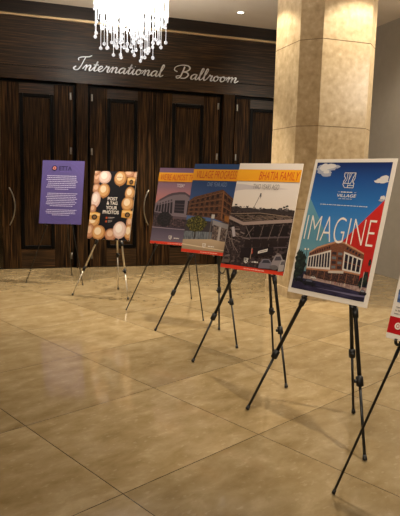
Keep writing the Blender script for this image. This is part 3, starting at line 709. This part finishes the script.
def poster_today():
    sky = grad('print_dusk', 0.45, 0.914, [(0, '#c46c56'), (0.22, '#b27676'), (0.5, '#876678'), (1, '#73597a')])
    t, s = progress('today', "WE'RE ALMOST THERE poster with a pink dusk sky over a curved finished building", 0, 0, 0, 0, 0, sky)
    s.rect(-0.305, 0.0, 0.305, 0.40, '#3a2f3c')
    s.poly([(-0.305, 0.485), (-0.257, 0.530), (-0.15, 0.592), (-0.093, 0.614), (0.0, 0.628), (0.0662, 0.6285), (0.135, 0.592), (0.24, 0.53), (0.26, 0.33), (0.1395, 0.3296), (-0.05, 0.34), (-0.305, 0.378)], '#72666f')
    s.poly([(-0.257, 0.530), (-0.15, 0.592), (-0.093, 0.614), (0.0, 0.628), (0.0662, 0.6285), (0.135, 0.592), (0.24, 0.53), (0.24, 0.50), (0.139, 0.5625), (0.0767, 0.60), (0.0, 0.60), (-0.089, 0.584), (-0.15, 0.562), (-0.257, 0.505)], '#4a3d48')
    L_ = [(-0.30, 0.379), (-0.055, 0.345), (-0.075, 0.56), (-0.29, 0.48)]; dk = ink('#221c26')
    for i in range(6): s.poly(quad(*L_, 0.03 + i * 0.163, 0.145 + i * 0.163, 0.10, 0.76), dk); s.poly(quad(*L_, 0.03 + i * 0.163, 0.12 + i * 0.163, 0.82, 0.93), ink('#443842'))
    s.poly([(-0.0425, 0.3795), (0.0866, 0.3756), (0.0798, 0.531), (-0.0483, 0.5265)], dk)
    for k in range(3): s.rect(-0.045, 0.41 + k * 0.035, 0.084, 0.415 + k * 0.035, '#5a4e58')
    for k in range(3): s.poly([(0.12 + k * 0.045, 0.36), (0.145 + k * 0.045, 0.355), (0.145 + k * 0.042, 0.52 - k * 0.02), (0.12 + k * 0.042, 0.53 - k * 0.02)], dk)
    s.poly([(-0.305, 0.36), (-0.05, 0.34), (0.26, 0.32), (0.26, 0.21), (-0.305, 0.21)], mottled('print_dusk_shops', [(0.4, '#1f181e'), (0.58, '#4a3a40'), (0.72, '#7c5c50')], 40))
    s.poly([(-0.05, 0.34), (0.26, 0.325), (0.26, 0.30), (-0.05, 0.312)], '#54454e')
    s.ell(-0.16, 0.30, 0.10, 0.085, mottled('print_tree_shadow', [(0.4, '#120f14'), (0.7, '#2a242a')], 50), 30, 0.12, 8)
    s.poly([(-0.305, 0.205), (0.305, 0.19), (0.305, 0.0), (-0.305, 0.0)], grad('print_dusk_road', 0.0, 0.2, [(0, '#6f6474'), (0.6, '#5a5062'), (1, '#453c4c')])); s.poly([(-0.305, 0.20), (0.305, 0.185), (0.305, 0.178), (-0.305, 0.190)], '#8d7f88')
    finish(t, s, "WE'RE ALMOST THERE", (-0.276, 0.248, 0.765, 0.838), 'TODAY', (-0.044, 0.053, 0.682, 0.722), '#f0e6ea', -0.045, (0.748, 0.858))
poster_today()

def poster_balloon():
    t = poster(PL['balloon'], 'black POST & TAG YOUR PHOTOS poster ringed by gold and white balloons')
    s = Sheet(); s.rect(-0.305, 0, 0.305, 0.914, '#0e0d18')
    cols = {'w': ('#d6b2a6', '#ecd4cc', '#fff4ee'), 'g': ('#b67c48', '#d8a870', '#f6e2c4'), 't': ('#a56e50', '#c49070', '#e6c0a2'), 'c': ('#7a4a1e', '#c88a3c', '#f2c878')}
    def balloon(k, cx, cy, rx, ry):
        a, b, c = cols[k]
        s.ell(cx, cy, rx, ry, a); s.ell(cx - rx * .06, cy + ry * .06, rx * .82, ry * .82, b); s.ell(cx - rx * .15, cy + ry * .2, rx * .5, ry * .5, c)
        s.poly([(cx - 0.008, cy - ry - 0.012), (cx + 0.008, cy - ry - 0.012), (cx, cy - ry + 0.004)], a)
    def camera_toy(cx, cy, rx, ry):
        s.poly([(cx - rx, cy - ry * .8), (cx + rx, cy - ry), (cx + rx * 1.05, cy + ry * .7), (cx + rx * .2, cy + ry), (cx - rx, cy + ry * .8)], '#d8a050'); s.poly([(cx - rx * .9, cy + ry * .2), (cx + rx, cy + ry * .1), (cx + rx, cy + ry * .6), (cx - rx * .9, cy + ry * .7)], '#f0cd8a')
        s.ell(cx + rx * .1, cy - ry * .2, rx * .5, ry * .6, '#2a1c12'); s.ell(cx + rx * .1, cy - ry * .2, rx * .28, ry * .35, '#7a5a3c')
    B_ = [('t', -0.2634, 0.8301, 0.067, 0.102), ('t', -0.2836, 0.90, 0.05, 0.05), ('w', -0.1483, 0.8337, 0.092, 0.091), ('t', 0.2006, 0.8849, 0.081, 0.05), ('t', 0.295, 0.86, 0.04, 0.06), ('g', 0.0792, 0.8207, 0.09, 0.1), ('c', 0.2348, 0.7856, 0.055, 0.056), ('t', -0.2536, 0.6773, 0.066, 0.065), ('g', -0.1391, 0.6511, 0.087, 0.097), ('g', 0.2382, 0.6258, 0.07, 0.089), ('w', -0.246, 0.525, 0.071, 0.111), ('t', -0.27, 0.40, 0.05, 0.06), ('g', 0.2241, 0.4857, 0.089, 0.095), ('g', -0.2435, 0.2318, 0.092, 0.08), ('c', -0.2421, 0.3025, 0.084, 0.06), ('t', 0.2834, 0.2411, 0.053, 0.078), ('c', 0.2308, 0.351, 0.076, 0.059), ('t', -0.2762, 0.099, 0.066, 0.1), ('t', 0.0312, 0.0679, 0.086, 0.083), ('g', -0.1462, 0.0868, 0.098, 0.099), ('g', 0.2829, 0.113, 0.063, 0.101), ('w', 0.1518, 0.1347, 0.096, 0.114)]
    for b in B_:
        camera_toy(*b[1:]) if b[0] == 'c' else balloon(*b)
    s.dashes(0.03, 0.13, 0.835, 0.008, '#9c7a50', 2)
    s.out('balloon_print', t)
    s = Sheet(); W_ = '#f6f0ea'
    s.text('POST', -0.068, 0.522, 0.073, 0.566, W_, 0.02); s.text('& TAG', -0.076, 0.463, 0.080, 0.508, W_, 0.02); s.text('YOUR', -0.080, 0.401, 0.082, 0.447, W_, 0.02); s.text('PHOTOS', -0.118, 0.341, 0.113, 0.388, W_, 0.02)
    s.out('slogan_lettering', t, 0.0055)
    s = Sheet()
    for y, x in ((0.287, 0.066), (0.240, 0.040)):
        s.ell(-0.054, y, 0.014, 0.015, '#c2562c', 16); s.dashes(-0.028, x, y + 0.008, 0.007, '#d8d0cc', 3); s.dashes(-0.028, x - 0.03, y - 0.008, 0.006, '#a8a0a0', 5)
    s.out('contact_lines', t, 0.0055)
poster_balloon()

def ring_logo(s, cx, cy, r, a, b):
    s.ell(cx, cy, r, r, a, 28); s.ell(cx, cy, r * 0.62, r * 0.62, b, 20)
    for k in range(8):
        q = 2 * math.pi * k / 8; s.line([(cx, cy), (cx + r * 0.55 * math.cos(q), cy + r * 0.55 * math.sin(q))], r * 0.12, a)
def poster_etta():
    t = poster(PL['etta'], 'purple ETTA poster of small white text paragraphs beside the left door', mat('purple_edge', '#5a4a8c', 0.5))
    s = Sheet(); pu = ink('#50467f'); s.rect(-0.305, 0, 0.305, 0.914, pu)
    for k, r in enumerate((0.30, 0.34)):
        s.line([(0.02 + r * math.cos(a * 0.2), 0.46 + r * 1.28 * math.sin(a * 0.2)) for a in range(31)], 0.002, '#63579e')
    s.out('printed_face', t)
    s = Sheet(); rnd = random.Random(4)
    rows = [0.690 - k * 0.0275 for k in range(8)] + [0.437 - k * 0.0258 for k in range(8)] + [0.200 - k * 0.0245 for k in range(4)]
    for k, y in enumerate(rows):
        if k in (8, 16): s.out('paragraph', t, 0.004); s = Sheet()
        a, b = rnd.uniform(-0.235, -0.20), rnd.uniform(0.195, 0.235)
        if k == 7: a, b = -0.10, 0.10
        if k == 15: a, b = -0.16, 0.17
        if k == 19: a, b = -0.12, 0.13
        s.dashes(a, b, y, 0.0085, '#c3bede', k)
    s.out('paragraph', t, 0.004)
    s = Sheet(); ring_logo(s, -0.125, 0.802, 0.040, '#201840', '#f0937c'); s.text('ETTA', -0.058, 0.772, 0.126, 0.834, '#221a48', 0.012); s.dashes(-0.04, 0.12, 0.752, 0.004, '#7468b0', 2)
    s.out('logo', t, 0.0055)
poster_etta()

def poster_right():
    t = poster(PL['right'], 'white poster with a red lower band, cut off at the right edge')
    s = Sheet(); s.rect(-0.305, 0.027, 0.305, 0.108, '#b8141c')
    s.out('red_band', t)
    s = Sheet(); ring_logo(s, -0.250, 0.067, 0.017, '#eee2d8', '#b8141c'); s.text('ETTA', -0.222, 0.056, -0.13, 0.079, '#eee2d8'); s.out('logo', t, 0.004)
    s = Sheet(); g = '#8e8782'
    for k in range(3): s.dashes(-0.286 + 0.003 * k, 0.2, 0.124 + 0.016 * k, 0.0045, g, k)
    s.dashes(-0.272, 0.2, 0.34, 0.006, g, 9); s.out('small_print', t, 0.004)
    s = Sheet(); s.poly([(-0.286, 0.180), (-0.16, 0.178), (-0.16, 0.275), (-0.278, 0.278), (-0.278, 0.250), (-0.290, 0.24)], mottled('print_blue_photo', [(0.35, '#33456f'), (0.6, '#6079a8'), (0.75, '#a8b4c8')], 50)); s.rect(-0.15, 0.180, 0.26, 0.275, ink('#41598c')); s.out('photo_print', t)
poster_right()
